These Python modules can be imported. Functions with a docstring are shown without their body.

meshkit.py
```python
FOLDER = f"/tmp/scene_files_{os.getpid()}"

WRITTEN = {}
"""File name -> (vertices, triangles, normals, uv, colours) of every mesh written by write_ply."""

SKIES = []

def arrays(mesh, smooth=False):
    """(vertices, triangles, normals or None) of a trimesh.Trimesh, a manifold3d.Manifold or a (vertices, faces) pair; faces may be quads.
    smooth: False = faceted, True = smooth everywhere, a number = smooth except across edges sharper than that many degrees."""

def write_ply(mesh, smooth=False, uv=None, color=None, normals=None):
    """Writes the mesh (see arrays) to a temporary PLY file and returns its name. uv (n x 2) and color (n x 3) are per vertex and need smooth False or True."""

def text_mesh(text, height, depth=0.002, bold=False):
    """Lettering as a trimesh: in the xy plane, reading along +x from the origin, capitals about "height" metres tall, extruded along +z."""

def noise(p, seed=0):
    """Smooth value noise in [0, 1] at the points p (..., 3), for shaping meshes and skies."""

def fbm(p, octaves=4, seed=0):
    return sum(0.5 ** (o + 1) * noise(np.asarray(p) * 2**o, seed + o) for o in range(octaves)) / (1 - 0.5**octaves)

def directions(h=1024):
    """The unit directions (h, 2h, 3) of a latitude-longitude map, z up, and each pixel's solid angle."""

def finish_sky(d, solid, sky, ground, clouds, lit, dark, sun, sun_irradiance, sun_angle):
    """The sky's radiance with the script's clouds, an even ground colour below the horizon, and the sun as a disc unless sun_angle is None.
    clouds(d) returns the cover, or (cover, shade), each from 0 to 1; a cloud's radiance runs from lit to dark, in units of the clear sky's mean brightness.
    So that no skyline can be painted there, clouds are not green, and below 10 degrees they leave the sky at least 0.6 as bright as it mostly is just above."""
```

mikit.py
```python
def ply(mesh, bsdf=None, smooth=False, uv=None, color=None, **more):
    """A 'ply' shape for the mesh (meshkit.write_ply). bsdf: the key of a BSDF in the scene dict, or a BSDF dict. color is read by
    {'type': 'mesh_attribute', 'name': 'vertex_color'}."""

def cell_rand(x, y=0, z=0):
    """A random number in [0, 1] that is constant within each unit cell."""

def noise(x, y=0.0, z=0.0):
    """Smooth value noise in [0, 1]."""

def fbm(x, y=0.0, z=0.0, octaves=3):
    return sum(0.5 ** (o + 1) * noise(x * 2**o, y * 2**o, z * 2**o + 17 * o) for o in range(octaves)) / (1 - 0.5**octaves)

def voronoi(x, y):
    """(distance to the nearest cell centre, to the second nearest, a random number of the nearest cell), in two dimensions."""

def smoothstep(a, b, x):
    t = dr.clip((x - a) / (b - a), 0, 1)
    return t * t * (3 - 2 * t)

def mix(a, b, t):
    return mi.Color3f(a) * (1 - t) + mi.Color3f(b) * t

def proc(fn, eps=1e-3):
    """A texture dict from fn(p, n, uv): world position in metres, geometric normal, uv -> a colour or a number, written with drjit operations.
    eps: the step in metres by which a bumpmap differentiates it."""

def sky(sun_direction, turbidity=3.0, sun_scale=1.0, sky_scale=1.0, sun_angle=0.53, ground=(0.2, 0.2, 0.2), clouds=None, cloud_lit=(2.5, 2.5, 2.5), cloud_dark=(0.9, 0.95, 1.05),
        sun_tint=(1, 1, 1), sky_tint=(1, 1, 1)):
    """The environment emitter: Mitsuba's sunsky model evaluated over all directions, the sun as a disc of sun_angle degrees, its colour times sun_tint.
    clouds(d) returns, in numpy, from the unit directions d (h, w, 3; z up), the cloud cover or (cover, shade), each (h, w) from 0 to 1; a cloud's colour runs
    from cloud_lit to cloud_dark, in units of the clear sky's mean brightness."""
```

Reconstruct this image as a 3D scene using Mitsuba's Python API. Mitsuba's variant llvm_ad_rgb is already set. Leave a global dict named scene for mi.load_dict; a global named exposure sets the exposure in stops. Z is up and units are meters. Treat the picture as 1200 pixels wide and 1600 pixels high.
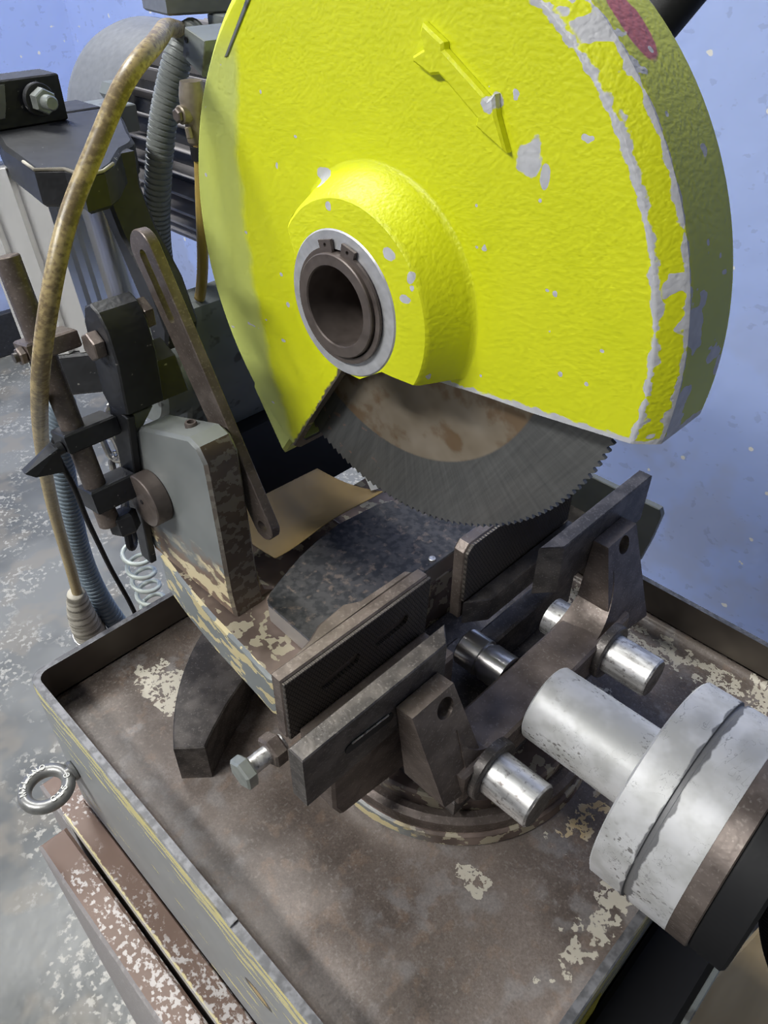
import math, random
import numpy as np
import trimesh, mitsuba as mi, drjit as dr
import manifold3d as m3
import mikit, meshkit
from mikit import noise, fbm, voronoi, smoothstep, mix, cell_rand

random.seed(7); np.random.seed(7)
T = mi.ScalarTransform4f
scene, labels = {}, {}

# ------------------------------------------------------------------ camera
FOCAL = 1190.72                                   # pixels of the 1200 wide frame
RIGHT = np.array([0.70288345, -0.71130213, 0.00203427])
DOWN = np.array([-0.44293661, -0.43992836, -0.78119793])
FWD = np.array([0.55656268, 0.54819004, -0.62428011])
EYE = np.array([0.0, 0.0, 1.35])
scene['camera'] = {'type': 'perspective', 'fov': math.degrees(2 * math.atan(600 / FOCAL)), 'fov_axis': 'x', 'near_clip': 0.02, 'far_clip': 50.0,
                   'to_world': T().look_at(origin=EYE.tolist(), target=(EYE + FWD).tolist(), up=(-DOWN).tolist())}
exposure = 0.05
# ------------------------------------------------------------------ lamps (ceiling fluorescents of the workshop, behind and left of the picture)
LAMPS = [((-1.35, 0.85, 2.70), (0.62, 0.16), 62.0), ((-1.45, -1.6, 2.72), (0.62, 0.11), 3.5), ((0.40, 1.6, 2.85), (0.62, 0.11), 50.0)]

# ================================================================== helpers
def V(*a): return np.array(a, float)

def key(name):
    if name not in scene and name not in labels and not any(k.startswith(name + '__') for k in scene): return name
    i = 1
    while True:
        k = f'{name}_{i:03d}'
        if k not in scene and k not in labels and not any(q.startswith(k + '__') for q in scene): return k
        i += 1

def put(name, mesh, mat, parent=None, label=None, cat=None, group=None, kind=None, smooth=32):
    k = key((parent + '__' if parent else '') + name)
    scene[k] = mikit.ply(mesh, mat, smooth=smooth)
    tag(k, label, cat, group, kind)
    return k

def tag(k, label=None, cat=None, group=None, kind=None):
    d = {a: b for a, b in (('label', label), ('category', cat), ('group', group), ('kind', kind)) if b}
    if d: labels.setdefault(k, {}).update(d)

def thing(name, label, cat, group=None):
    k = key(name); labels[k] = {'label': label, 'category': cat}
    if group: labels[k]['group'] = group
    return k

def tm(m):
    if isinstance(m, m3.Manifold):
        q = m.to_mesh(); return trimesh.Trimesh(q.vert_properties[:, :3], q.tri_verts, process=False)
    return m

def man(mesh):
    mesh = mesh.copy(); mesh.merge_vertices()
    return m3.Manifold(m3.Mesh(np.asarray(mesh.vertices, np.float32), np.asarray(mesh.faces, np.uint32)))

def cat(*ms): return trimesh.util.concatenate([tm(m) for m in ms])

AX = {'x': np.array([[0, 0, 1], [1, 0, 0], [0, 1, 0]], float), 'y': np.array([[0, 1, 0], [0, 0, 1], [1, 0, 0]], float).T[[0, 1, 2]], 'z': np.eye(3)}
# columns of AX: images of (u, v, w)
AX['x'] = np.array([[0, 0, 1], [1, 0, 0], [0, 1, 0]], float)      # u->y, v->z, w->x
AX['y'] = np.array([[1, 0, 0], [0, 0, 1], [0, 1, 0]], float)      # u->x, v->z, w->y (mirrored, faces fixed)
AX['z'] = np.eye(3)

def orient(v, f, axis):
    v = np.asarray(v) @ AX[axis].T
    f = np.asarray(f)
    if np.linalg.det(AX[axis]) < 0: f = f[:, ::-1]
    return trimesh.Trimesh(v, f, process=False)

def offset_poly(p, c):
    p = np.asarray(p, float); n = len(p)
    a = np.roll(p, 1, 0); b = np.roll(p, -1, 0)
    d1 = p - a; d2 = b - p
    d1 /= np.linalg.norm(d1, axis=1, keepdims=True); d2 /= np.linalg.norm(d2, axis=1, keepdims=True)
    n1 = np.stack([-d1[:, 1], d1[:, 0]], 1); n2 = np.stack([-d2[:, 1], d2[:, 0]], 1)
    m = n1 + n2; den = np.maximum((m * n1).sum(1, keepdims=True), 0.35)
    return p + m / den * c

def area2(p):
    p = np.asarray(p); q = np.roll(p, -1, 0)
    return 0.5 * np.sum(p[:, 0] * q[:, 1] - q[:, 0] * p[:, 1])

def prism(poly, w0, w1, axis='z', c=0.0, holes=()):
    """polygon (two in-plane coordinates) swept along the axis, all outer edges chamfered by c; holes: list of polygons"""
    p = np.asarray(poly, float)
    if area2(p) < 0: p = p[::-1]
    n = len(p)
    if c > 0:
        q = offset_poly(p, c); rings = [(q, w0), (p, w0 + c), (p, w1 - c), (q, w1)]
    else: rings = [(p, w0), (p, w1)]
    v = np.vstack([np.column_stack([r, np.full(n, w)]) for r, w in rings]); f = []
    for k in range(len(rings) - 1):
        for i in range(n):
            j = (i + 1) % n; a, b, d, e = k * n + i, k * n + j, (k + 1) * n + j, (k + 1) * n + i
            f += [(a, b, d), (a, d, e)]
    cap = m3.triangulate([np.asarray(rings[-1][0], float)])
    top = (len(rings) - 1) * n
    f += [tuple(top + t for t in tri) for tri in cap]
    cap0 = m3.triangulate([np.asarray(rings[0][0], float)])
    f += [tuple(tri[::-1]) for tri in cap0]
    m = orient(v, f, axis)
    if holes:
        M = man(m)
        for h in holes: M -= man(prism(h, w0 - 0.01, w1 + 0.01, axis))
        m = tm(M)
    return m

def box(x0, x1, y0, y1, z0, z1, c=0.0015):
    return prism([(x0, y0), (x1, y0), (x1, y1), (x0, y1)], z0, z1, 'z', c)

def circ(u, v, r, n=32, a0=0.0, a1=2 * math.pi):
    t = np.linspace(a0, a1, n, endpoint=abs(a1 - a0) < 6.28)
    return [(u + r * math.cos(a), v + r * math.sin(a)) for a in t]

def slot(p, q, r, n=10):
    p, q = np.array(p, float), np.array(q, float); a = math.atan2(*(q - p)[::-1])
    return circ(*q, r, n, a - math.pi / 2, a + math.pi / 2) + circ(*p, r, n, a + math.pi / 2, a + 1.5 * math.pi)

def lathe(profile, axis, cu, cv, n=64):
    """closed profile of (radius, w) round the axis through (cu, cv)"""
    p = np.asarray(profile, float)
    t = np.linspace(0, 2 * math.pi, n, endpoint=False)
    p = p.copy(); p[p[:, 0] < 1e-5, 0] = 0.0
    k = len(p); v = []
    for r, w in p: v.append(np.column_stack([cu + r * np.cos(t), cv + r * np.sin(t), np.full(n, w)]))
    v = np.vstack(v); f = []
    for a in range(k - 1):
        for i in range(n):
            j = (i + 1) % n
            f += [(a * n + i, a * n + j, (a + 1) * n + j), (a * n + i, (a + 1) * n + j, (a + 1) * n + i)]
    m = orient(v, f, axis)
    m.merge_vertices(); m.update_faces(m.nondegenerate_faces()); m.remove_unreferenced_vertices()
    if m.volume < 0: m.invert()
    return m

def rod(p, q, r, n=20, c=0.0):
    """cylinder from p to q, chamfered ends"""
    p, q = np.asarray(p, float), np.asarray(q, float)
    L = np.linalg.norm(q - p)
    prof = [(1e-6, 0), (r - c, 0), (r, c), (r, L - c), (r - c, L), (1e-6, L)] if c > 0 else [(1e-6, 0), (r, 0), (r, L), (1e-6, L)]
    m = lathe(prof, 'z', 0, 0, n)
    m.apply_transform(trimesh.geometry.align_vectors([0, 0, 1], (q - p) / L)); m.apply_translation(p)
    return m

def hexrod(p, q, af, c=0.0008):
    p, q = np.asarray(p, float), np.asarray(q, float); L = np.linalg.norm(q - p)
    m = prism(circ(0, 0, af / math.sqrt(3), 6), 0, L, 'z', c)
    m.apply_transform(trimesh.geometry.align_vectors([0, 0, 1], (q - p) / L)); m.apply_translation(p)
    return m

def spline(pts, n=80):
    from scipy.interpolate import CubicSpline
    pts = np.asarray(pts, float); s = np.r_[0, np.cumsum(np.linalg.norm(np.diff(pts, axis=0), axis=1))]
    cs = CubicSpline(s, pts); return cs(np.linspace(0, s[-1], n))

def sweep(path, radii, n=14, cap=True):
    path = np.asarray(path, float); k = len(path); radii = np.broadcast_to(radii, (k,))
    t = np.gradient(path, axis=0); t /= np.linalg.norm(t, axis=1, keepdims=True)
    u = np.cross(t[0], [0.31, 0.2, 0.93]); u /= np.linalg.norm(u); v = []
    a = np.linspace(0, 2 * math.pi, n, endpoint=False)
    for i in range(k):
        u = u - t[i] * (u @ t[i]); u /= np.linalg.norm(u); w = np.cross(t[i], u)
        v.append(path[i] + radii[i] * (np.cos(a)[:, None] * u + np.sin(a)[:, None] * w))
    v = np.vstack(v); f = []
    for i in range(k - 1):
        for j in range(n):
            b = (j + 1) % n; f += [(i * n + j, i * n + b, (i + 1) * n + b), (i * n + j, (i + 1) * n + b, (i + 1) * n + j)]
    if cap:
        f += [(0, j + 1, j) for j in range(1, n - 1)] + [((k - 1) * n, (k - 1) * n + j, (k - 1) * n + j + 1) for j in range(1, n - 1)]
    m = trimesh.Trimesh(v, f, process=False)
    return m

def corrugated(path, r, pitch, depth=0.16, n=16, per=6):
    path = np.asarray(path); s = np.r_[0, np.cumsum(np.linalg.norm(np.diff(path, axis=0), axis=1))]
    L = s[-1]; k = int(L / pitch * per); ss = np.linspace(0, L, k)
    p = np.stack([np.interp(ss, s, path[:, i]) for i in range(3)], 1)
    ph = (ss / pitch) % 1
    return sweep(p, r * (1 - depth * (np.abs(ph - 0.5) > 0.33)), n)

def hull(*pts): return tm(m3.Manifold.hull_points(np.vstack(pts)))

# ================================================================== materials
def pr(name, color, rough=0.5, metal=0.0, bump=None, spec=0.5, **kw):
    d = {'type': 'principled', 'base_color': mikit.proc(color) if callable(color) else {'type': 'rgb', 'value': list(color)},
         'roughness': mikit.proc(rough) if callable(rough) else float(rough), 'metallic': mikit.proc(metal) if callable(metal) else float(metal), **kw}
    if not metal or (not callable(metal) and metal < 1): d['specular'] = spec
    if bump: d = {'type': 'bumpmap', 'arbitrary': mikit.proc(bump[0], eps=bump[2] if len(bump) > 2 else 4e-4), 'scale': bump[1], 'bsdf': d}
    scene[name] = {'type': 'twosided', 'bsdf': d}

GY, GZ = 0.298, 1.175                                  # guard centre

def speck(p, s, a, b, o=3): return smoothstep(a, b, fbm(p.x * s + 3.1, p.y * s + 1.7, p.z * s + 5.3, o))

def c_guard(p, n, uv):
    yel = mix((0.60, 0.645, 0.004), (0.67, 0.70, 0.010), fbm(p.x * 40, p.y * 40, p.z * 40))
    r = dr.sqrt(dr.square(p.y - GY) + dr.square(p.z - GZ))
    w = fbm(p.x * 170, p.y * 170, p.z * 170, 4); w2 = fbm(p.x * 48 + 9, p.y * 48, p.z * 48, 4)
    front = smoothstep(0.04, -0.02, p.y - GY)                                     # wear sits on the rim nearest the operator
    edge1 = smoothstep(0.0017, 0.0010, dr.abs(r - 0.1712) + (w - 0.52) * 0.0065) * smoothstep(0.3025, 0.299, p.x)
    edge2 = smoothstep(0.0013, 0.0008, dr.abs(p.x - 0.3056) + (w - 0.52) * 0.005) * smoothstep(0.174, 0.177, r)
    band = smoothstep(0.1725, 0.174, r) * smoothstep(0.635, 0.645, w2 + 0.06 * smoothstep(0.02, -0.03, p.z - GZ - 0.06) - 0.01)
    side = smoothstep(0.179, 0.1805, r) * smoothstep(0.71, 0.72, w2)
    chips = smoothstep(0.82, 0.83, fbm(p.x * 105 + 4, p.y * 105 + 2, p.z * 105 + 7, 3))
    low = smoothstep(0.0030, 0.0018, p.z - GZ + 0.0430 + 0.1124 * (p.y - GY) + (w - 0.5) * 0.006) * smoothstep(-0.028, -0.040, p.y - GY)
    rust = smoothstep(0.004, 0.001, 0.831 * (0.0373 - (p.y - GY)) + 0.556 * (-0.0694 - (p.z - GZ)) + 0.0 + dr.abs(0.0) + (w - 0.5) * 0.007) if False else mi.Float(0)
    dcut = ((p.y - GY - 0.0373) * 0.831 + (p.z - GZ + 0.0694) * 0.556)
    rust = smoothstep(0.0032, 0.0012, dcut + (w - 0.5) * 0.006) * smoothstep(0.02, 0.035, p.y - GY)
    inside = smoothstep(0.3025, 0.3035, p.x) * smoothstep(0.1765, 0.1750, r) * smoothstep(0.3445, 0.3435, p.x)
    # three larger chips beside the raised arrow and the boss
    def chip(y, z, a, b): return smoothstep(1.15, 0.95, dr.sqrt(dr.square((p.y - GY - y) / a) + dr.square((p.z - GZ - z) / b)) + (w - 0.5) * 1.2)
    big = dr.maximum(dr.maximum(chip(-0.0945, 0.089, 0.0055, 0.0075), chip(-0.1035, 0.083, 0.0022, 0.0045)), dr.maximum(chip(0.039, 0.0567, 0.0075, 0.0035), chip(-0.0735, 0.1078, 0.004, 0.0035)))
    big = dr.maximum(big, dr.maximum(dr.maximum(chip(-0.034, 0.038, 0.004, 0.003), chip(-0.049, 0.030, 0.0022, 0.003)), dr.maximum(chip(-0.046, 0.018, 0.003, 0.002), chip(0.010, 0.052, 0.002, 0.002))))
    bare = dr.maximum(dr.maximum(edge1 * front, edge2 * front), dr.maximum(dr.maximum(band * front, side * front), dr.maximum(dr.maximum(chips, low), big)))
    metal = mix((0.40, 0.40, 0.42), (0.60, 0.60, 0.62), w)
    # faded greyish film on the back bevel and dirt
    fade = smoothstep(-0.006, 0.004, p.y - GY - 0.1235 + 1.25 * dr.square(p.z - GZ - 0.02) + (w2 - 0.5) * 0.012) * (0.55 + 0.45 * fbm(p.x * 20, p.y * 30, p.z * 9, 3)) * smoothstep(0.13, 0.10, p.z - GZ)
    yel = mix(yel, (0.46, 0.52, 0.17), fade)
    yel = mix(yel, (0.42, 0.46, 0.10), smoothstep(0.1808, 0.1813, r) * 0.72 * smoothstep(0.30, 0.312, p.x))
    pink = smoothstep(1.1, 0.95, dr.sqrt(dr.square((p.y - 0.1805) / 0.013) + dr.square((p.x - 0.322) / 0.0085)) + (w - 0.5) * 0.3) * smoothstep(1.30, 1.303, p.z)
    yel = mix(yel, (0.42, 0.13, 0.15), pink)
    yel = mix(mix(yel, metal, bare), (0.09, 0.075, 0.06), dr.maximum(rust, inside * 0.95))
    return yel

def b_cast(p, n, uv): return fbm(p.x * 420, p.y * 420, p.z * 420, 2)

pr('m_guard', c_guard, 0.48, 0.0, (lambda p, n, uv: fbm(p.x * 560, p.y * 560, p.z * 560, 2), 0.00038, 2e-4))

def c_steel(p, n, uv):
    a = fbm(p.x * 90, p.y * 90, p.z * 90, 5)
    c = mix((0.070, 0.063, 0.060), (0.130, 0.116, 0.108), smoothstep(0.35, 0.7, a))
    return mix(c, (0.32, 0.29, 0.27), speck(p, 760, 0.55, 0.95, 2) * 0.45)
pr('m_steel', c_steel, 0.42, 0.55, (b_cast, 0.00012, 3e-4))

def c_brownsteel(p, n, uv):
    a = fbm(p.x * 80, p.y * 80, p.z * 80, 5)
    c = mix((0.115, 0.092, 0.080), (0.19, 0.155, 0.137), smoothstep(0.3, 0.75, a))
    return mix(c, (0.36, 0.32, 0.29), speck(p, 700, 0.55, 0.95, 2) * 0.45)
pr('m_brownsteel', c_brownsteel, 0.42, 0.5, (b_cast, 0.00012, 3e-4))

def knurl(p, n, uv):
    u, v = (p.x + p.z * 0.6) / 0.0030, (p.x - p.z * 0.6) / 0.0030
    return dr.maximum(dr.abs(u - dr.floor(u) - 0.5), dr.abs(v - dr.floor(v) - 0.5))
pr('m_knurl', lambda p, n, uv: mix((0.115, 0.10, 0.088), (0.028, 0.025, 0.023), smoothstep(0.36, 0.46, knurl(p, n, uv))), 0.45, 0.4, (lambda p, n, uv: 1.0 - knurl(p, n, uv), 0.0012, 2e-4))

def c_table(p, n, uv):
    a = fbm(p.x * 260, p.y * 260, p.z * 260, 4)
    c = mix((0.026, 0.027, 0.031), (0.060, 0.058, 0.061), smoothstep(0.3, 0.7, a))
    side = smoothstep(0.5, 0.2, n.z)
    return mix(mix(c, (0.20, 0.15, 0.12), speck(p, 240, 0.58, 0.8, 4) * 0.6), (0.34, 0.31, 0.29), side * 0.85)
pr('m_table', c_table, 0.45, 0.35, (b_cast, 0.00012, 3e-4))

def c_bright(p, n, uv):
    a = fbm(p.x * 300, p.y * 60, p.z * 300, 3)
    c = mix((0.42, 0.41, 0.40), (0.78, 0.77, 0.76), smoothstep(0.25, 0.7, a))
    return mix(c, (0.12, 0.10, 0.09), speck(p, 420, 0.52, 0.85, 4) * 0.9)
pr('m_bright', c_bright, 0.42, 0.8)

def c_silver(p, n, uv):
    a = fbm(p.x * 70, p.y * 70, p.z * 70, 4)
    c = mix((0.44, 0.44, 0.43), (0.58, 0.58, 0.585), smoothstep(0.3, 0.7, a))
    d = smoothstep(0.58, 0.72, fbm(p.x * 520, p.y * 420 + 8, p.z * 520, 3)) * smoothstep(0.48, 0.68, fbm(p.x * 40, p.y * 40, p.z * 40 + 4, 3))
    c = mix(c, (0.10, 0.09, 0.085), d * 0.8)
    g = smoothstep(0.0036, 0.0024, dr.abs(p.y - 0.0480) + (fbm(p.x * 110, p.y * 110, p.z * 110, 4) - 0.5) * 0.006) * smoothstep(0.06, 0.068, dr.sqrt(dr.square(p.x - 0.327) + dr.square(p.z - 0.9005)))
    sc = dr.abs(fbm(p.x * 70 + p.y * 240, p.y * 60 - p.x * 90, p.z * 210, 3) - 0.5)
    c = mix(c, (0.20, 0.20, 0.20), smoothstep(0.010, 0.004, sc) * smoothstep(0.5, 0.62, fbm(p.x * 55 + 5, p.y * 55, p.z * 55, 2)) * 0.6)
    return mix(c, (0.16, 0.16, 0.165), g)
pr('m_silver', c_silver, 0.50, 0.25, (b_cast, 0.00008, 3e-4))

def c_greypaint(p, n, uv):
    a = fbm(p.x * 30, p.y * 30, p.z * 30, 3)
    c = mix((0.185, 0.20, 0.205), (0.27, 0.285, 0.285), a)
    ch = fbm(p.x * 45 + 2, p.y * 45, p.z * 45 + 6, 4)
    c = mix(c, (0.12, 0.085, 0.06), smoothstep(0.56, 0.60, ch) * 0.9)
    return mix(c, (0.66, 0.56, 0.30), smoothstep(0.63, 0.65, ch) * smoothstep(1.0, 0.93, p.z))
pr('m_greypaint', c_greypaint, 0.38, 0.1, (b_cast, 0.00012, 3e-4))

def c_column(p, n, uv):
    a = fbm(p.x * 30, p.y * 30, p.z * 30, 3); w = fbm(p.x * 60 + 2, p.y * 60, p.z * 60 + 6, 4)
    c = mix((0.145, 0.158, 0.158), (0.205, 0.215, 0.21), a)
    front = smoothstep(-0.5, -0.8, n.y)                       # bare rusty face next to the blade, grey paint left in flakes
    rust = mix((0.075, 0.055, 0.042), (0.14, 0.105, 0.08), w)
    fr = mix(rust, (0.22, 0.20, 0.165), smoothstep(0.5, 0.56, fbm(p.x * 190, p.y * 190, p.z * 190, 4)) * 0.7)
    c = mix(c, fr, front)
    low = smoothstep(0.985, 0.965, p.z + (w - 0.5) * 0.05 + (p.y - 0.4) * 0.2) * (1 - front)
    c = mix(c, mix((0.20, 0.14, 0.10), (0.64, 0.54, 0.34), smoothstep(0.50, 0.58, fbm(p.x * 110, p.y * 75, p.z * 110 + 3, 5))), low * smoothstep(0.40, 0.46, w + 0.1))
    return c
pr('m_column', c_column, 0.40, 0.1, (b_cast, 0.00015, 3e-4))

def c_base(p, n, uv):
    w = fbm(p.x * 45, p.y * 45, p.z * 45 + 3, 4)
    c = mix((0.115, 0.085, 0.072), (0.23, 0.175, 0.15), smoothstep(0.3, 0.7, w))
    sd = smoothstep(-0.4, -0.7, n.x) * smoothstep(0.24, 0.22, p.x)
    c = mix(c, mix((0.23, 0.245, 0.24), (0.62, 0.53, 0.30), smoothstep(0.545, 0.58, fbm(p.x * 110, p.y * 60, p.z * 130, 4) + 0.16 * smoothstep(0.925, 0.94, p.z))), sd)
    fl = smoothstep(0.55, 0.58, fbm(p.x * 110 + 8, p.y * 110, p.z * 110, 4))
    return mix(c, (0.50, 0.45, 0.33), fl * 0.75 * (1 - sd))
pr('m_base', c_base, 0.42, 0.2, (b_cast, 0.00015, 3e-4))

def c_tray(p, n, uv):
    a = fbm(p.x * 18, p.y * 18, p.z * 18, 5); b = fbm(p.x * 90, p.y * 90, p.z * 90, 4)
    c = mix((0.085, 0.066, 0.055), (0.20, 0.165, 0.145), smoothstep(0.3, 0.7, a) * 0.65 + 0.35 * b)
    c = mix(c, (0.26, 0.25, 0.25), smoothstep(0.5, 0.68, fbm(p.x * 30 + 7, p.y * 30, 2.0, 4)) * 0.45 * smoothstep(0.4, 0.6, b))
    c = mix(c, (0.24, 0.16, 0.11), smoothstep(0.58, 0.80, fbm(p.x * 120, p.y * 120 + 9, 5.0, 4)) * 0.3)
    c = c * (0.80 + 0.4 * fbm(p.x * 900, p.y * 900, p.z * 900, 2))
    c = mix(c, (0.30, 0.27, 0.25), speck(p, 520, 0.52, 0.95, 3) * 0.45)
    # flaked cream filler: round the swivel ring, along the front and right edges, one patch behind the arc plate
    rr = dr.sqrt(dr.square(p.x - 0.336) + dr.square(p.y - 0.247))
    ring = smoothstep(0.019, 0.003, dr.abs(rr - 0.138)) * smoothstep(0.0, -0.05, p.y - 0.20) * smoothstep(0.30, 0.345, p.x + 0.02)
    fr = smoothstep(0.024, 0.004, dr.abs(p.y - 0.060)) * smoothstep(0.16, 0.30, p.x)
    rt = smoothstep(0.034, 0.006, dr.abs(p.x - 0.535)); bk = smoothstep(1.1, 0.6, dr.sqrt(dr.square((p.x - 0.178) / 0.028) + dr.square((p.y - 0.455) / 0.042)))
    blob = smoothstep(1.15, 0.55, dr.sqrt(dr.square((p.x - 0.2375) / 0.011) + dr.square((p.y - 0.141) / 0.018)))
    ring = dr.maximum(ring * 0.95, blob)
    where = dr.maximum(dr.maximum(ring, fr), dr.maximum(rt * 0.9, bk * 1.15))
    fl = smoothstep(0.53, 0.55, fbm(p.x * 130, p.y * 130, 1.0, 5) * 0.62 + 0.30 * where)
    fl = fl * smoothstep(0.34, 0.42, fbm(p.x * 420 + 3, p.y * 420, 6.0, 3))
    cream = mix((0.57, 0.53, 0.44), (0.55, 0.40, 0.19), smoothstep(0.45, 0.62, fbm(p.x * 38 + 3, p.y * 38, 8.0, 3)) * ring)
    return mix(c, cream, fl * smoothstep(0.05, 0.2, where) * 0.85)
pr('m_tray', c_tray, 0.40, 0.15, (b_cast, 0.00012, 4e-4))

TXL = 0.0856
def c_traywall(p, n, uv):
    a = fbm(p.x * 30, p.y * 30, p.z * 30, 3)
    c = mix((0.235, 0.245, 0.245), (0.30, 0.31, 0.31), a)
    s = fbm(p.x * 20, p.y * 32, p.z * 170, 4)                   # scrapes run along the edge
    top = smoothstep(0.77, 0.832, p.z)
    c = mix(c, (0.64, 0.57, 0.27), smoothstep(0.565, 0.58, s * 0.80 + 0.17 * top + 0.05 * smoothstep(0.35, 0.2, p.y)) * 0.95)
    c = mix(c, (0.68, 0.60, 0.24), smoothstep(0.0022, 0.0014, dr.abs(p.z - 0.8262) + (fbm(p.x, p.y * 60, 3.0, 4) - 0.5) * 0.007))
    c = mix(c, (0.62, 0.62, 0.60), smoothstep(0.0012, 0.0006, dr.abs(p.z - 0.8312)) * smoothstep(0.4, 0.6, fbm(p.x, p.y * 50, 9.0, 3)))
    gd = dr.sqrt(dr.square((p.y - 0.2070) / 0.016) + dr.square((p.z - 0.7520) / 0.008)) + (a - 0.5) * 0.5
    c = mix(c, mix((0.45, 0.33, 0.15), (0.05, 0.045, 0.04), smoothstep(0.5, 0.9, gd + 0.5 * (s - 0.5))), smoothstep(1.05, 0.95, gd))
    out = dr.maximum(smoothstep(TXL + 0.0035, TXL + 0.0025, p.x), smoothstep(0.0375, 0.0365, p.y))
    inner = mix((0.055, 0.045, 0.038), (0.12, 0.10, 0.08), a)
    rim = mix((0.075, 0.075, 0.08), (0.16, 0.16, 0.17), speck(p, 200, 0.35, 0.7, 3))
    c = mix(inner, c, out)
    return mix(c, rim, smoothstep(0.5, 0.8, n.z))
pr('m_traywall', c_traywall, 0.42, 0.25, (b_cast, 0.00012, 4e-4))

def c_cabinet(p, n, uv):
    b = fbm(p.x * 380, p.y * 300, p.z * 300, 4)
    c = mix((0.135, 0.085, 0.062), (0.19, 0.125, 0.098), fbm(p.x * 15, p.y * 15, p.z * 15, 3))
    f = smoothstep(0.52, 0.66, b + 0.10 * smoothstep(0.42, 0.18, p.y) - 0.02) * smoothstep(0.38, 0.6, fbm(p.x * 36, p.y * 30, 4.0, 3) + 0.16 * smoothstep(0.42, 0.2, p.y))
    c = mix(c, (0.60, 0.52, 0.28), smoothstep(0.0022, 0.0012, dr.abs(p.x - 0.0635) + (b - 0.5) * 0.004) * smoothstep(0.64, 0.65, p.z))
    c = mix(c, (0.56, 0.53, 0.51), f * 0.75)
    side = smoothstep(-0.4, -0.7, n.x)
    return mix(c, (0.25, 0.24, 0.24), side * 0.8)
pr('m_cabinet', c_cabinet, 0.5, 0.0, (b_cast, 0.00012, 4e-4))

def c_black(p, n, uv):
    a = fbm(p.x * 80, p.y * 80, p.z * 80, 3)
    c = mix((0.012, 0.0125, 0.014), (0.028, 0.029, 0.033), a)
    return mix(c, (0.26, 0.25, 0.23), speck(p, 200, 0.76, 0.80, 4) * 0.8)
pr('m_black', c_black, 0.48, 0.0, (b_cast, 0.0003, 4e-4))
pr('m_rubber', (0.011, 0.011, 0.012), 0.6, spec=0.25)
pr('m_hole', (0.012, 0.011, 0.011), 0.6)

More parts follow.
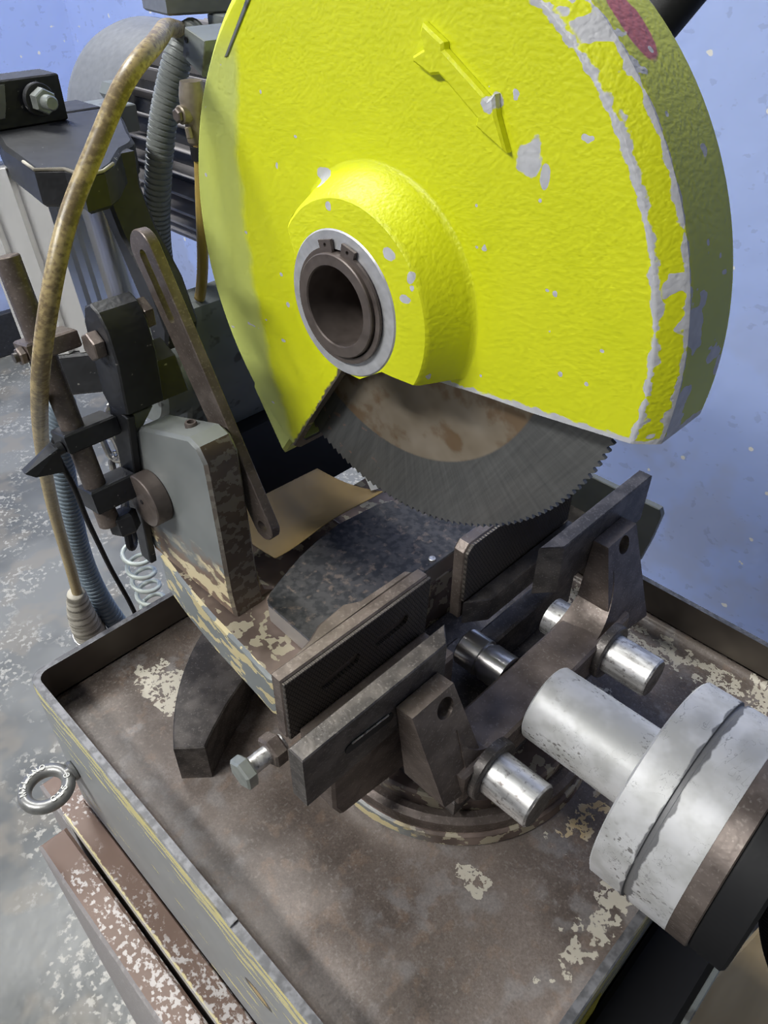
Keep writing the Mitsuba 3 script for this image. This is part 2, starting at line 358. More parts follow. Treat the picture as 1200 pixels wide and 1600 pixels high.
def c_darkgrey(p, n, uv):
    a = fbm(p.x * 50, p.y * 50, p.z * 50, 3)
    c = mix((0.135, 0.148, 0.145), (0.21, 0.225, 0.215), a)
    return mix(c, (0.045, 0.04, 0.035), smoothstep(0.6, 0.72, fbm(p.x * 90, p.y * 90, p.z * 90, 3)) * 0.7)
pr('m_darkgrey', c_darkgrey, 0.38, 0.1, (b_cast, 0.00012, 4e-4))
pr('m_motor', (0.23, 0.22, 0.225), 0.45, 0.1)
pr('m_motorbody', (0.016, 0.016, 0.018), 0.5, 0.2)
pr('m_fancover', lambda p, n, uv: mix((0.165, 0.17, 0.172), (0.215, 0.22, 0.222), fbm(p.x * 200, p.y * 200, p.z * 200, 2)), 0.4, 0.3)
pr('m_alu', lambda p, n, uv: mix((0.70, 0.69, 0.68), (0.90, 0.89, 0.88), fbm(p.x * 40, p.y * 40, p.z * 9, 3)), 0.42, 0.45)
pr('m_chrome', lambda p, n, uv: mix((0.5, 0.48, 0.46), (0.72, 0.70, 0.68), fbm(p.x * 40, p.y * 40, p.z * 9, 3)), 0.22, 0.95)

def c_blade(p, n, uv):
    dy, dz = p.y - 0.2977, p.z - 1.1732
    r = dr.sqrt(dr.square(dy) + dr.square(dz)); a = dr.atan2(dz, dy)
    st = fbm(a * 60, r * 25, 2.0, 3); st2 = fbm(dy * 500 + dz * 320, dz * 40 - dy * 40, 1.0, 3)
    outer = mix((0.10, 0.103, 0.105), (0.20, 0.202, 0.20), 0.5 * st + 0.5 * st2)
    outer = mix(outer, (0.30, 0.20, 0.17), speck(p, 190, 0.68, 0.73, 3) * smoothstep(0.06, 0.10, dy + 0.06) * 0.8)
    inner = mix((0.25, 0.20, 0.14), (0.42, 0.36, 0.29), fbm(dy * 60, dz * 60, 3.0, 3))
    inner = mix(inner, (0.20, 0.12, 0.06), smoothstep(0.48, 0.70, fbm(dy * 60 + 5, dz * 60, 7.0, 5)) * 0.75)
    return mix(inner, outer, smoothstep(0.1105, 0.1125, r))
pr('m_blade', c_blade, 0.36, 0.6)

def c_hose(p, n, uv):
    a = fbm(p.x * 420, p.y * 420, p.z * 420, 4) * 0.6 + 0.4 * fbm(p.x * 60, p.y * 60, p.z * 60, 2)
    return mix((0.37, 0.285, 0.135), (0.17, 0.125, 0.065), smoothstep(0.36, 0.62, a) * (0.25 + 0.7 * smoothstep(0.85, 1.2, p.z)))
pr('m_hose', c_hose, 0.35)
pr('m_yellowtube', (0.38, 0.27, 0.075), 0.3)
pr('m_conduit', lambda p, n, uv: mix((0.145, 0.158, 0.155), (0.205, 0.215, 0.205), fbm(p.x * 60, p.y * 60, p.z * 60, 2)), 0.4)
pr('m_bluehose', (0.13, 0.17, 0.21), 0.45)
pr('m_brass', lambda p, n, uv: mix((0.15, 0.12, 0.085), (0.36, 0.31, 0.24), fbm(p.x * 130, p.y * 130, p.z * 130, 3)), 0.45, 0.5)
pr('m_tape', lambda p, n, uv: mix((0.16, 0.145, 0.115), (0.46, 0.43, 0.36), smoothstep(0.3, 0.6, fbm(p.x * 30, p.y * 30, p.z * 190, 3))), 0.6)
pr('m_paper', lambda p, n, uv: mix((0.21, 0.14, 0.05), (0.31, 0.215, 0.09), fbm(p.x * 25, p.y * 25, p.z * 25, 3)), 0.5)
pr('m_white', (0.62, 0.62, 0.60), 0.5)
pr('m_coil', (0.55, 0.60, 0.56), 0.3)
pr('m_yellowsticker', (0.45, 0.38, 0.05), 0.5)
pr('m_flange', lambda p, n, uv: mix((0.42, 0.42, 0.43), (0.68, 0.68, 0.70), fbm(p.x * 180, p.y * 180, p.z * 180, 3)), 0.42, 0.5, (b_cast, 0.00015, 3e-4))
pr('m_bush', lambda p, n, uv: mix((0.085, 0.068, 0.06), (0.17, 0.14, 0.125), fbm(p.x * 150, p.y * 150, p.z * 150, 3)), 0.42, 0.4)
pr('m_zinc', lambda p, n, uv: mix((0.30, 0.33, 0.31), (0.52, 0.54, 0.50), fbm(p.x * 120, p.y * 120, p.z * 120, 3)), 0.38, 0.7)
pr('m_eye', lambda p, n, uv: mix((0.17, 0.17, 0.165), (0.30, 0.295, 0.285), fbm(p.x * 150, p.y * 150, p.z * 150, 3)), 0.36, 0.6)
pr('m_eyeletter', (0.34, 0.34, 0.32), 0.4, 0.4)
pr('m_wood', lambda p, n, uv: mix((0.36, 0.25, 0.11), (0.55, 0.42, 0.22), fbm(p.x * 12, p.y * 60, p.z * 60, 3)), 0.7)
pr('m_greywall', (0.27, 0.275, 0.28), 0.8)

def c_wall(p, n, uv):
    s = p.x + p.y
    a = fbm(s * 3, p.z * 3, 1.0, 4)
    c = mix((0.36, 0.46, 0.78), (0.43, 0.53, 0.84), a)
    c = mix(c, (0.38, 0.42, 0.56), smoothstep(0.52, 0.72, fbm(s * 7, p.z * 7, 6.0, 4)) * 0.5 * smoothstep(1.0, 0.4, p.z))
    c = mix(c, (0.17, 0.20, 0.33), smoothstep(0.68, 0.76, fbm(s * 44 + 3, p.z * 60, 2.0, 4)) * 0.22)
    f, _, w = voronoi(s * 15, p.z * 15)
    dot = smoothstep(0.085, 0.06, f + (fbm(s * 120, p.z * 120, 0.0, 2) - 0.5) * 0.14) * smoothstep(0.74, 0.76, w)
    return mix(c, (0.80, 0.78, 0.72), dot)
pr('m_wall', c_wall, 0.42, 0.0, (lambda p, n, uv: fbm((p.x + p.y) * 26, p.z * 26, 0.0, 3), 0.0016, 2e-3))

def c_floor(p, n, uv):
    a = fbm(p.x * 5, p.y * 5, 1.0, 4); b = fbm(p.x * 120, p.y * 120, 3.0, 4)
    c = mix((0.13, 0.132, 0.122), (0.235, 0.235, 0.215), smoothstep(0.3, 0.7, a))
    c = mix(c, (0.30, 0.26, 0.20), smoothstep(0.5, 0.7, fbm(p.x * 16, p.y * 16, 8.0, 3)) * 0.4)
    return mix(c, (0.50, 0.475, 0.41), smoothstep(0.54, 0.72, b) * smoothstep(0.38, 0.62, fbm(p.x * 11 + 8, p.y * 11, 0.0, 3)) * 0.75)
pr('m_floor', c_floor, 0.38, 0.0, (lambda p, n, uv: fbm(p.x * 60, p.y * 60, 0.0, 3), 0.0012, 2e-3))

# ================================================================== the room
def wall(name, mesh, mat): put(name, mesh, mat, kind='structure', smooth=False)
XR, YB = 1.42, 2.90
wall('floor', box(-3.6, XR + .1, -3.1, YB + .1, -0.1, 0.0, 0), 'm_floor')
wall('wall_right', box(XR, XR + .1, -3.1, YB + .1, 0.0, 3.0, 0), 'm_wall')
wall('wall_back', box(-3.6, XR, YB, YB + .1, 0.0, 3.0, 0), 'm_wall')
wall('wall_left', box(-3.6, -3.5, -3.1, YB, 0.0, 3.0, 0), 'm_greywall')
wall('wall_front', box(-3.5, XR, -3.1, -3.0, 0.0, 3.0, 0), 'm_greywall')
wall('ceiling', box(-3.6, XR + .1, -3.1, YB + .1, 3.0, 3.1, 0), 'm_greywall')
wall('baseboard_back', box(-3.5, XR, YB - 0.03, YB, 0.0, 0.16, 0.004), 'm_black')
pr('m_lampbody', (0.7, 0.7, 0.7), 0.5)
for i, (c, s, e) in enumerate(LAMPS):
    t = thing('ceiling_lamp', ['long ceiling lamp above the left side of the saw', 'long ceiling lamp behind the saw operator', 'shorter ceiling lamp near the blue wall'][i], 'ceiling lamp')
    put('housing', box(c[0] - s[1] - .02, c[0] + s[1] + .02, c[1] - s[0] - .02, c[1] + s[0] + .02, c[2] + .004, 3.0 if False else c[2] + .06), 'm_lampbody', t)
    put('hanger', rod((c[0], c[1], c[2] + .06), (c[0], c[1], 3.0), 0.008, 8), 'm_lampbody', t)
    k = t + '__diffuser'
    scene[k] = {**mikit.ply((np.array([(c[0] - s[1], c[1] - s[0], c[2]), (c[0] + s[1], c[1] - s[0], c[2]), (c[0] + s[1], c[1] + s[0], c[2]), (c[0] - s[1], c[1] + s[0], c[2])]), np.array([[0, 2, 1], [0, 3, 2]])), 'm_lampbody'),
                'emitter': {'type': 'area', 'radiance': {'type': 'rgb', 'value': [e, e * 1.0, e * 0.97]}}}

# ================================================================== drip tray and stand
TX0, TX1, TY0, TY1, TF, TR = 0.0856, 0.572, 0.034, 0.515, 0.79, 0.832
def rrect(x0, x1, y0, y1, r, n=6):
    return circ(x1 - r, y1 - r, r, n, 0, math.pi / 2) + circ(x0 + r, y1 - r, r, n, math.pi / 2, math.pi) + circ(x0 + r, y0 + r, r, n, math.pi, 1.5 * math.pi) + circ(x1 - r, y0 + r, r, n, 1.5 * math.pi, 2 * math.pi)
t = thing('drip_tray', 'square grey cast coolant tray with flaking cream filler under the vise', 'tray')
W = 0.0065
outer = man(prism(rrect(TX0, TX1, TY0, TY1, 0.014), 0.655, TR, 'z', 0.001))
inner = man(prism(rrect(TX0 + W, TX1 - W, TY0 + W, TY1 - W, 0.010), TF - 0.003, TR + 0.02, 'z'))
hollow = man(prism(rrect(TX0 + .01, TX1 - .01, TY0 + .01, TY1 - .01, 0.010), 0.64, TF - 0.012, 'z'))
step = man(box(TX0 - .01, TX0 + .02, 0.0, 0.2235, TR - 0.0022, TR + 0.02, 0))
put('wall', tm(outer - inner - hollow - step), 'm_traywall', t)
# floor with a dished fillet along the walls
def tray_floor():
    n = 96
    xs = np.linspace(TX0 + W - .001, TX1 - W + .001, n); ys = np.linspace(TY0 + W - .001, TY1 - W + .001, n)
    X, Y = np.meshgrid(xs, ys, indexing='ij')
    d = np.minimum(np.minimum(X - xs[0], xs[-1] - X), np.minimum(Y - ys[0], ys[-1] - Y))
    R = 0.012; e = np.clip(R - d, 0, R)
    Z = TF + (R - np.sqrt(np.maximum(R * R - e * e, 0))) * 0.7
    rr = np.hypot(X - 0.336, Y - 0.247); Z += 0.006 * np.clip((0.140 - rr) / 0.022, 0, 1) ** 2 * (rr > 0.10)
    Z += 0.0012 * (meshkit.fbm(np.stack([X * 14, Y * 14, X * 0], -1), 3) - 0.5)
    v = np.stack([X, Y, Z], -1).reshape(-1, 3); i = np.arange(n * n).reshape(n, n)
    f = np.stack([i[:-1, :-1], i[1:, :-1], i[1:, 1:], i[:-1, 1:]], -1).reshape(-1, 4)
    b = v.copy(); b[:, 2] = TF - 0.011
    f = np.vstack([f[:, [0, 1, 2]], f[:, [0, 2, 3]]]); N = len(v)
    e = [i[:, 0], i[-1, :], i[::-1, -1], i[0, ::-1]]; side = []
    for q in e:
        for a, c in zip(q[:-1], q[1:]): side += [(a, a + N, c + N), (a, c + N, c)]
    return trimesh.Trimesh(np.vstack([v, b]), np.vstack([f, f[:, ::-1] + N, side]), process=False)
put('tray_floor', tray_floor(), 'm_tray', t, label='rusty tray floor with cream flakes', smooth=True)
put('front_sticker', box(0.16, 0.235, TY0 - 0.0012, TY0 - 0.0002, 0.765, 0.80, 0), 'm_yellowsticker', t, label='yellow warning stripe on the front')

t = thing('machine_stand', 'brown painted sheet metal stand under the drip tray', 'machine stand')
put('body', box(0.0625, 0.60, 0.06, 0.56, 0.02, 0.6395, 0.003), 'm_cabinet', t)
put('ledge', box(0.0625, 0.0850, 0.03, 0.500, 0.640, 0.6555, 0.0012), 'm_cabinet', t)
put('plinth', box(0.09, 0.57, 0.09, 0.53, 0.0, 0.02, 0.001), 'm_black', t)
t = thing('side_cabinet', 'narrow brown side cabinet with worn top beside the tray', 'cabinet')
put('body', box(0.0305, 0.0585, -0.15, 0.484, 0.02, 0.660, 0.003), 'm_cabinet', t)
put('foot', box(0.034, 0.052, -0.12, 0.44, 0.0, 0.02, 0.001), 'm_black', t)
t = thing('front_panel', 'matt black control panel box below the silver clamp cylinder', 'control box')
put('housing', box(0.13, 0.43, -0.012, 0.0325, 0.45, 0.775, 0.004), 'm_rubber', t)
put('lip', box(0.128, 0.432, -0.016, -0.0121, 0.45, 0.777, 0.0008), 'm_darkgrey', t)

# eye bolt screwed into the tray wall, lettering raised on the ring
t = thing('eye_bolt', 'forged steel lifting eye bolt with raised lettering on the tray wall', 'eye bolt')
EC = V(0.0580, 0.4810, 0.729); ER, Er = 0.0188, 0.0061
ang = np.linspace(0, 2 * math.pi, 73)[:-1]
ringm = trimesh.creation.torus(ER, Er, major_sections=64, minor_sections=20); ringm.apply_translation(EC)
put('ring', ringm, 'm_eye', t, smooth=True)
put('shank', cat(rod(EC + V(ER + .001, 0, 0), V(TX0 - .004, EC[1], EC[2]), 0.0062, 20), rod(V(TX0 - .005, EC[1], EC[2]), V(TX0 - .0002, EC[1], EC[2]), 0.0098, 28, 0.001)), 'm_eye', t)
def ring_text(txt, a_mid, da, flip):
    out = []
    for i, ch in enumerate(txt):
        if ch == ' ': continue
        a = a_mid + (i - (len(txt) - 1) / 2) * da * (-1 if not flip else 1)
        m = meshkit.text_mesh(ch, 0.0052, 0.0012, bold=True)
        m.apply_translation(-V(m.bounds[:, 0].mean(), m.bounds[:, 1].mean(), 0))
        rot = a - math.pi / 2 if not flip else a + math.pi / 2
        m.apply_transform(trimesh.transformations.rotation_matrix(rot, [0, 0, 1]))
        m.apply_translation(EC + V(math.cos(a) * ER, math.sin(a) * ER, Er - 0.0006)); out.append(m)
    return cat(*out)
put('lettering', ring_text('MILANO', math.radians(118), math.radians(19), False), 'm_eyeletter', t, label='raised letters MILANO')
put('lettering', ring_text('C15 C', math.radians(305), math.radians(19), True), 'm_eyeletter', t, label='raised letters C15')

# ================================================================== swivel ring, arc plate, vise bed
t = thing('swivel_base', 'round stepped swivel base standing on the tray floor', 'swivel base')
put('flange', lathe([(1e-6, TF + .0065), (0.1215, TF + .0065), (0.1205, 0.806), (0.1185, 0.8075), (1e-6, 0.8075)], 'z', 0.336, 0.247, 96), 'm_base', t)
put('rim_ring', lathe([(0.09, 0.8076), (0.1175, 0.8076), (0.1175, 0.8175), (0.113, 0.821), (0.108, 0.821), (0.107, 0.818), (0.09, 0.818), (0.09, 0.8076)], 'z', 0.336, 0.247, 96), 'm_brownsteel', t)
put('turntable', lathe([(1e-6, 0.8181), (0.1055, 0.8181), (0.1055, 0.830), (0.1035, 0.832), (1e-6, 0.832)], 'z', 0.336, 0.247, 96), 'm_base', t)
sec = circ(0.336, 0.247, 0.233, 24, math.radians(92), math.radians(150)) + [(0.336 + r_ * math.cos(a_), 0.247 + r_ * math.sin(a_)) for a_, r_ in zip(np.radians(np.linspace(151.5, 92, 24)), np.interp(np.linspace(0, 1, 24), [0, .12, .3, 1], [0.209, 0.196, 0.180, 0.172]))]
put('arc_plate', prism(sec, TF - .001, 0.832, 'z', 0.0012), 'm_steel', None, 'dark grey quarter arc plate on the tray floor behind the vise', 'arc plate')

t = thing('vise_bed', 'dark cast vise bed under the jaws on the swivel base', 'vise')
put('left_block', prism([(0.176, 0.868), (0.287, 0.850), (0.287, 0.9405), (0.170, 0.9405), (0.170, 0.882)], 0.2125, 0.2435, 'y', 0.002), 'm_brownsteel', t)
put('right_block', box(0.355, 0.470, 0.2260, 0.2435, 0.850, 0.8860, 0.002), 'm_steel', t)
put('middle', box(0.2872, 0.3545, 0.20, 0.262, 0.8496, 0.868, 0.002), 'm_steel', t)
put('bed_plate', box(0.245, 0.440, 0.17, 0.298, 0.8321, 0.8495, 0.002), 'm_steel', t)

# fixed jaws with knurled faces
t = thing('fixed_jaw', 'left fixed vise jaw with knurled face and oblong slot', 'vise jaw', 'fixed vise jaws')
labels[t].pop('group')
def chip_end(m): return m
jl = prism([(0.164, 0.932), (0.292, 0.932), (0.296, 0.985), (0.2945, 0.988), (0.164, 0.988)], 0.2475, 0.2575, 'y', 0.0012)
put('jaw_plate', jl, 'm_brownsteel', t)
kf = prism([(0.1645, 0.9325), (0.2915, 0.9325), (0.2953, 0.9865), (0.1645, 0.9865)], 0.2448, 0.2475, 'y', 0.0004, holes=[slot((0.197, 0.9605), (0.222, 0.9625), 0.0045), slot((0.245, 0.963), (0.268, 0.9645), 0.0045)])
put('knurled_face', kf, 'm_knurl', t)
put('backing', prism([(0.182, 0.2576), (0.292, 0.2576), (0.288, 0.2635), (0.246, 0.2645), (0.236, 0.270), (0.212, 0.268), (0.198, 0.262)], 0.935, 0.9865, 'z', 0.0015), 'm_brownsteel', t)
t = thing('fixed_jaw', 'right fixed vise jaw behind the blade with chipped corner', 'vise jaw')
put('jaw_plate', prism([(0.3345, 0.915), (0.475, 0.915), (0.475, 0.988), (0.340, 0.988), (0.3345, 0.982)], 0.2475, 0.2580, 'y', 0.0012), 'm_brownsteel', t)
put('knurled_face', prism([(0.3348, 0.935), (0.4745, 0.935), (0.4745, 0.9875), (0.341, 0.9875), (0.3348, 0.982)], 0.2447, 0.2475, 'y', 0.0004), 'm_knurl', t)
put('toe', prism([(0.3345, 0.2447), (0.352, 0.232), (0.475, 0.232), (0.475, 0.2446)], 0.911, 0.9345, 'z', 0.001), 'm_steel', t)

# dark table plate over the base, sector shaped, with rivets
tab = [(0.2135, 0.2715), (0.400, 0.2715), (0.392, 0.330), (0.376, 0.346), (0.352, 0.356), (0.3125, 0.360), (0.290, 0.3575), (0.265, 0.352), (0.243, 0.3445), (0.226, 0.338), (0.2185, 0.333), (0.2155, 0.328)]
t = thing('work_table', 'black speckled steel table plate behind the left fixed jaw', 'table plate')
put('plate', prism(tab, 0.941, 0.958, 'z', 0.0008), 'm_table', t)
put('rivet', rod((0.3345, 0.2775, 0.958), (0.3345, 0.2775, 0.9592), 0.0030, 16, 0.0005), 'm_bright', t)

# stop bolt at the left end of the jaw
t = thing('stop_bolt', 'zinc hex bolt with lock nut sticking out left of the fixed jaw', 'bolt')
SY, SZ = 0.2535, 0.9225
SB = lambda x: V(x, SY, SZ)
put('head', hexrod(SB(0.1285), SB(0.1370), 0.0195, 0.0014), 'm_zinc', t)
put('shaft', rod(SB(0.1370), SB(0.1638), 0.0060, 24), 'm_bright', t)
put('lock_nut', hexrod(SB(0.1510), SB(0.1612), 0.0200, 0.0014), 'm_brownsteel', t)

# movable jaw: two plates, yoke, guide pins, clamp cylinder
t = thing('movable_jaw', 'left movable jaw bar with slanted end and oblong slot', 'vise jaw')
mp = put('jaw_plate', prism([(0.138, 0.1972), (0.2566, 0.1972), (0.2685, 0.2095), (0.138, 0.2095)], 0.943, 0.988, 'z', 0.0008), 'm_steel', t)
ms = slot((0.172, 0.9655), (0.205, 0.9625), 0.0042)
put('slot_recess', prism(slot((0.172, 0.9655), (0.205, 0.9625), 0.0036), 0.1966, 0.1973, 'y'), 'm_hole', mp)
put('slot_lip', prism(slot((0.174, 0.9690), (0.2035, 0.9665), 0.0007), 0.1962, 0.1967, 'y'), 'm_bright', mp)
t = thing('movable_jaw', 'right movable jaw bar with scored slanted end beside the blade', 'vise jaw')
put('jaw_plate', prism([(0.3715, 0.2095), (0.3856, 0.1970), (0.510, 0.1970), (0.510, 0.2085)], 0.942, 0.988, 'z', 0.0008), 'm_steel', t)

t = thing('jaw_yoke', 'dark cast yoke with two raised horns carrying the movable jaw bars', 'vise yoke')
def horn(x0, x1, xb0, xb1, ztip, hole):
    """a horn: top narrow, front face leaning out towards the clamp cylinder"""
    top = [(x0, 0.1966, 0.968), (x1, 0.1966, 0.968), (x1 + .001, 0.1840, 0.9675), (x0 + .001, 0.1840, 0.9675)]
    bot = [(xb0, 0.1960, ztip), (xb1, 0.1960, ztip - .012), (xb1, 0.1580, ztip - .012), (xb0, 0.1600, ztip), ((x0 + x1) / 2 + .004, 0.1962, 0.868)]
    m = man(hull(np.array(top), np.array(bot)))
    hx, hz = hole
    return m - man(prism(circ(hx, hz, 0.0075, 24), 0.10, 0.1866, 'y'))
bar = prism([(0.236, 0.871), (0.446, 0.871), (0.446, 0.902), (0.236, 0.902)], 0.1590, 0.1960, 'y', 0.002)
lean = man(prism([(0.1966, 0.85), (0.1966, 0.975), (0.1838, 0.9675), (0.1590, 0.888), (0.1590, 0.85)], 0.15, 0.55, 'x'))
def fillet(xc, zc, r, a0, a1, corner):
    return man(prism([corner] + circ(xc, zc, r, 12, a0, a1), 0.150, 0.21, 'y')) ^ lean
yk = horn(0.2105, 0.2485, 0.2195, 0.2660, 0.888, (0.2385, 0.9555)) + horn(0.4290, 0.4700, 0.4180, 0.4800, 0.888, (0.4515, 0.9590)) + man(bar)
yk = yk + fillet(0.278, 0.934, 0.034, math.pi, 1.5 * math.pi, (0.2440, 0.9000)) + fillet(0.388, 0.946, 0.046, 1.5 * math.pi, 2 * math.pi, (0.4345, 0.9000))
put('body', tm(yk), 'm_brownsteel', t, smooth=25)
PINS = ((0.265, 0.885), (0.4145, 0.885))
for px, pz in PINS:
    put('boss', lathe([(0.0166, 0.1535), (0.0225, 0.1535), (0.0235, 0.1545), (0.0235, 0.1610), (0.0166, 0.1610), (0.0166, 0.1535)], 'y', px, pz, 40), 'm_steel', t)
for i, (px, pz) in enumerate(PINS):
    t = thing('guide_pin', ['bright steel guide pin at the near end of the yoke', 'bright steel guide pin at the far end of the yoke'][i], 'guide pin')
    r = 0.0164
    prof = [(1e-6, 0.1170), (r - .0012, 0.1170), (r, 0.1182), (r, 0.2118), (1e-6, 0.2118)] if i else [(1e-6, 0.1170), (r - .0012, 0.1170), (r, 0.1182), (r, 0.1915), (r - .002, 0.1920), (r - .002, 0.1960), (r, 0.1965), (r, 0.2118), (1e-6, 0.2118)]
    put('shaft', lathe(prof, 'y', px, pz, 48), 'm_bright', t)
    put('end_face', rod((px, 0.1169, pz), (px, 0.1166, pz), r - .0014, 40), 'm_steel', t)

t = thing('piston_rod', 'dark polished piston rod with a groove behind the yoke bar', 'piston rod')
put('shaft', lathe([(1e-6, 0.1965), (0.0155, 0.1965), (0.0155, 0.2150), (0.0135, 0.2155), (0.0135, 0.2195), (0.0155, 0.2200), (0.0155, 0.2380), (0.0145, 0.2390), (1e-6, 0.2390)], 'y', 0.335, 0.890, 40), 'm_chrome', t)

CX, CZ = 0.327, 0.9005
t = thing('clamp_cylinder', 'silver painted pneumatic clamp cylinder with stepped body in front of the vise', 'clamp cylinder')
put('neck', lathe([(1e-6, 0.1585), (0.0280, 0.1585), (0.0292, 0.1573), (0.0292, 0.0715), (1e-6, 0.0715)], 'y', CX, CZ, 64), 'm_silver', t)
put('body', lathe([(1e-6, 0.0740), (0.0705, 0.0740), (0.0725, 0.0725), (0.0725, 0.0500), (0.0705, 0.0495), (0.0705, 0.0470), (0.0725, 0.0465), (0.0725, 0.0205), (1e-6, 0.0205)], 'y', CX, CZ, 96), 'm_silver', t)
put('end_ring', lathe([(1e-6, 0.0204), (0.0725, 0.0204), (0.0725, 0.0078), (0.0715, 0.0070), (1e-6, 0.0070)], 'y', CX, CZ, 96), 'm_brownsteel', t)
put('end_cap', lathe([(1e-6, 0.0069), (0.0700, 0.0069), (0.0710, 0.0050), (0.0710, -0.0130), (0.0690, -0.0150), (1e-6, -0.0150)], 'y', CX, CZ, 96), 'm_rubber', t)

t = thing('stop_plate', 'plain grey steel stop plate standing beyond the right jaw', 'stop plate')
put('plate', prism([(0.30, 0.940), (0.193, 0.940), (0.190, 0.934), (0.193, 0.905), (0.198, 0.876), (0.215, 0.868), (0.30, 0.868)], 0.536, 0.543, 'x', 0.0008), 'm_conduit', t)
put('bracket', box(0.47, 0.5359, 0.255, 0.285, 0.872, 0.90, 0.001), 'm_steel', t)

# ================================================================== pivot column, table support and lever parts
t = thing('pivot_column', 'grey cast pivot column with large pin and flaking yellow filler', 'pivot column')
cheek = [(0.452, 1.052), (0.436, 1.066), (0.371, 1.087), (0.361, 1.084), (0.3545, 1.074), (0.3535, 1.043), (0.3525, 0.995), (0.352, 0.960), (0.349, 0.9406), (0.458, 0.9406), (0.466, 0.965), (0.468, 1.02)]
put('cheek', prism(cheek, 0.2000, 0.2262, 'x', 0.0022), 'm_column', t)
put('foot', prism([(0.2000, 0.4500), (0.1935, 0.410), (0.1885, 0.366), (0.1850, 0.318), (0.1825, 0.2900), (0.1880, 0.2735), (0.330, 0.2735), (0.330, 0.45)], 0.8985, 0.9404, 'z', 0.0025), 'm_base', t)
put('pedestal', prism([(0.232, 0.300), (0.43, 0.300), (0.43, 0.45), (0.232, 0.45)], 0.8325, 0.8984, 'z', 0.002), 'm_base', t)
put('web', prism([(0.2263, 0.9405), (0.2390, 0.9405), (0.2305, 0.947), (0.2263, 0.962)], 0.353, 0.45, 'y', 0.0008), 'm_base', t)
pp = put('pivot_pin', rod((0.1870, 0.4300, 1.0110), (0.2000, 0.4300, 1.0110), 0.0205, 40, 0.0008), 'm_bush', t)
put('pin_centre', rod((0.1866, 0.4300, 1.0110), (0.1870, 0.4300, 1.0110), 0.0018, 12), 'm_hole', pp)
put('oil_nipple', lathe([(0.0022, 1.0745), (0.0042, 1.0745), (0.0042, 1.083), (0.0036, 1.0842), (0.0024, 1.0842), (0.0022, 1.0745)], 'z', 0.2150, 0.3900, 20), 'm_bush', t)

t = thing('slotted_link', 'long flat steel link with slotted top end and drilled lower end', 'link bar')
a, b = np.array([0.4375, 1.181]), np.array([0.3435, 1.0135])
d = (b - a) / np.linalg.norm(b - a); nn = np.array([-d[1], d[0]])
def pl(s, w): return tuple(a + d * s + nn * w)
L = np.linalg.norm(b - a); ra, rb = 0.0130, 0.0105
aa = math.atan2(d[1], d[0])
outl = circ(*b, rb, 10, aa - math.pi / 2, aa + math.pi / 2) + circ(*a, ra, 12, aa + math.pi / 2, aa + 1.5 * math.pi)
put('bar', prism(outl, 0.2290, 0.2365, 'x', 0.0006, holes=[slot(a + d * 0.003, a + d * 0.043, 0.0040), circ(*b, 0.0048, 20)]), 'm_brownsteel', t)

t = thing('black_lever', 'black painted lever bracket with rounded top and hex bolt', 'lever bracket')
lev = [(0.430, 1.118), (0.4335, 1.14), (0.4405, 1.1505), (0.449, 1.154), (0.458, 1.1495), (0.4635, 1.138), (0.464, 1.118), (0.464, 1.085), (0.459, 1.078), (0.443, 1.075), (0.433, 1.080)]
put('head', prism(lev, 0.1930, 0.2220, 'x', 0.0012), 'm_black', t)
put('arm', prism([(0.4345, 1.0765), (0.459, 1.079), (0.468, 1.00), (0.470, 0.93), (0.456, 0.93), (0.450, 1.00)], 0.1930, 0.1990, 'x', 0.0008), 'm_black', t)
put('cross_lug', prism([(0.436, 1.078), (0.462, 1.078), (0.462, 1.110), (0.446, 1.102)], 0.2221, 0.2440, 'x', 0.001), 'm_black', t)
put('gusset', prism([(0.1992, 1.0745), (0.216, 1.0745), (0.205, 1.062), (0.1992, 1.056)], 0.440, 0.452, 'y', 0.0005), 'm_darkgrey', t)
bolt_c = (0.4475, 1.1275)
put('bolt_head', hexrod((0.1850, *bolt_c), (0.1929, *bolt_c), 0.0170, 0.0008), 'm_brownsteel', t)
put('spacer_nut', hexrod((0.2221, 0.4455, 1.1385), (0.2289, 0.4455, 1.1385), 0.0190, 0.0006), 'm_brownsteel', t)

t = thing('gearbox', 'dark grey cast gearbox housing behind the yellow guard', 'gearbox')
gb = [(0.4880, 1.1000), (0.560, 1.128), (0.60, 1.12), (0.60, 0.985), (0.500, 0.985), (0.4870, 1.000), (0.4830, 1.060)]
put('housing', prism([(0.498, 1.104), (0.515, 1.108), (0.533, 1.104), (0.540, 0.985), (0.505, 0.985), (0.498, 1.000), (0.4865, 1.0455), (0.4865, 1.082)], 0.272, 0.378, 'x', 0.003), 'm_darkgrey', t)
put('end_cover', lathe([(1e-6, 0.2455), (0.030, 0.2455), (0.034, 0.2500), (0.034, 0.2719), (1e-6, 0.2719)], 'x', 0.515, 1.050, 48), 'm_darkgrey', t)
put('lower_block', prism([(0.4880, 0.9845), (0.54, 0.9845), (0.54, 0.90), (0.470, 0.90), (0.470, 0.955)], 0.262, 0.470, 'x', 0.003), 'm_rubber', t)

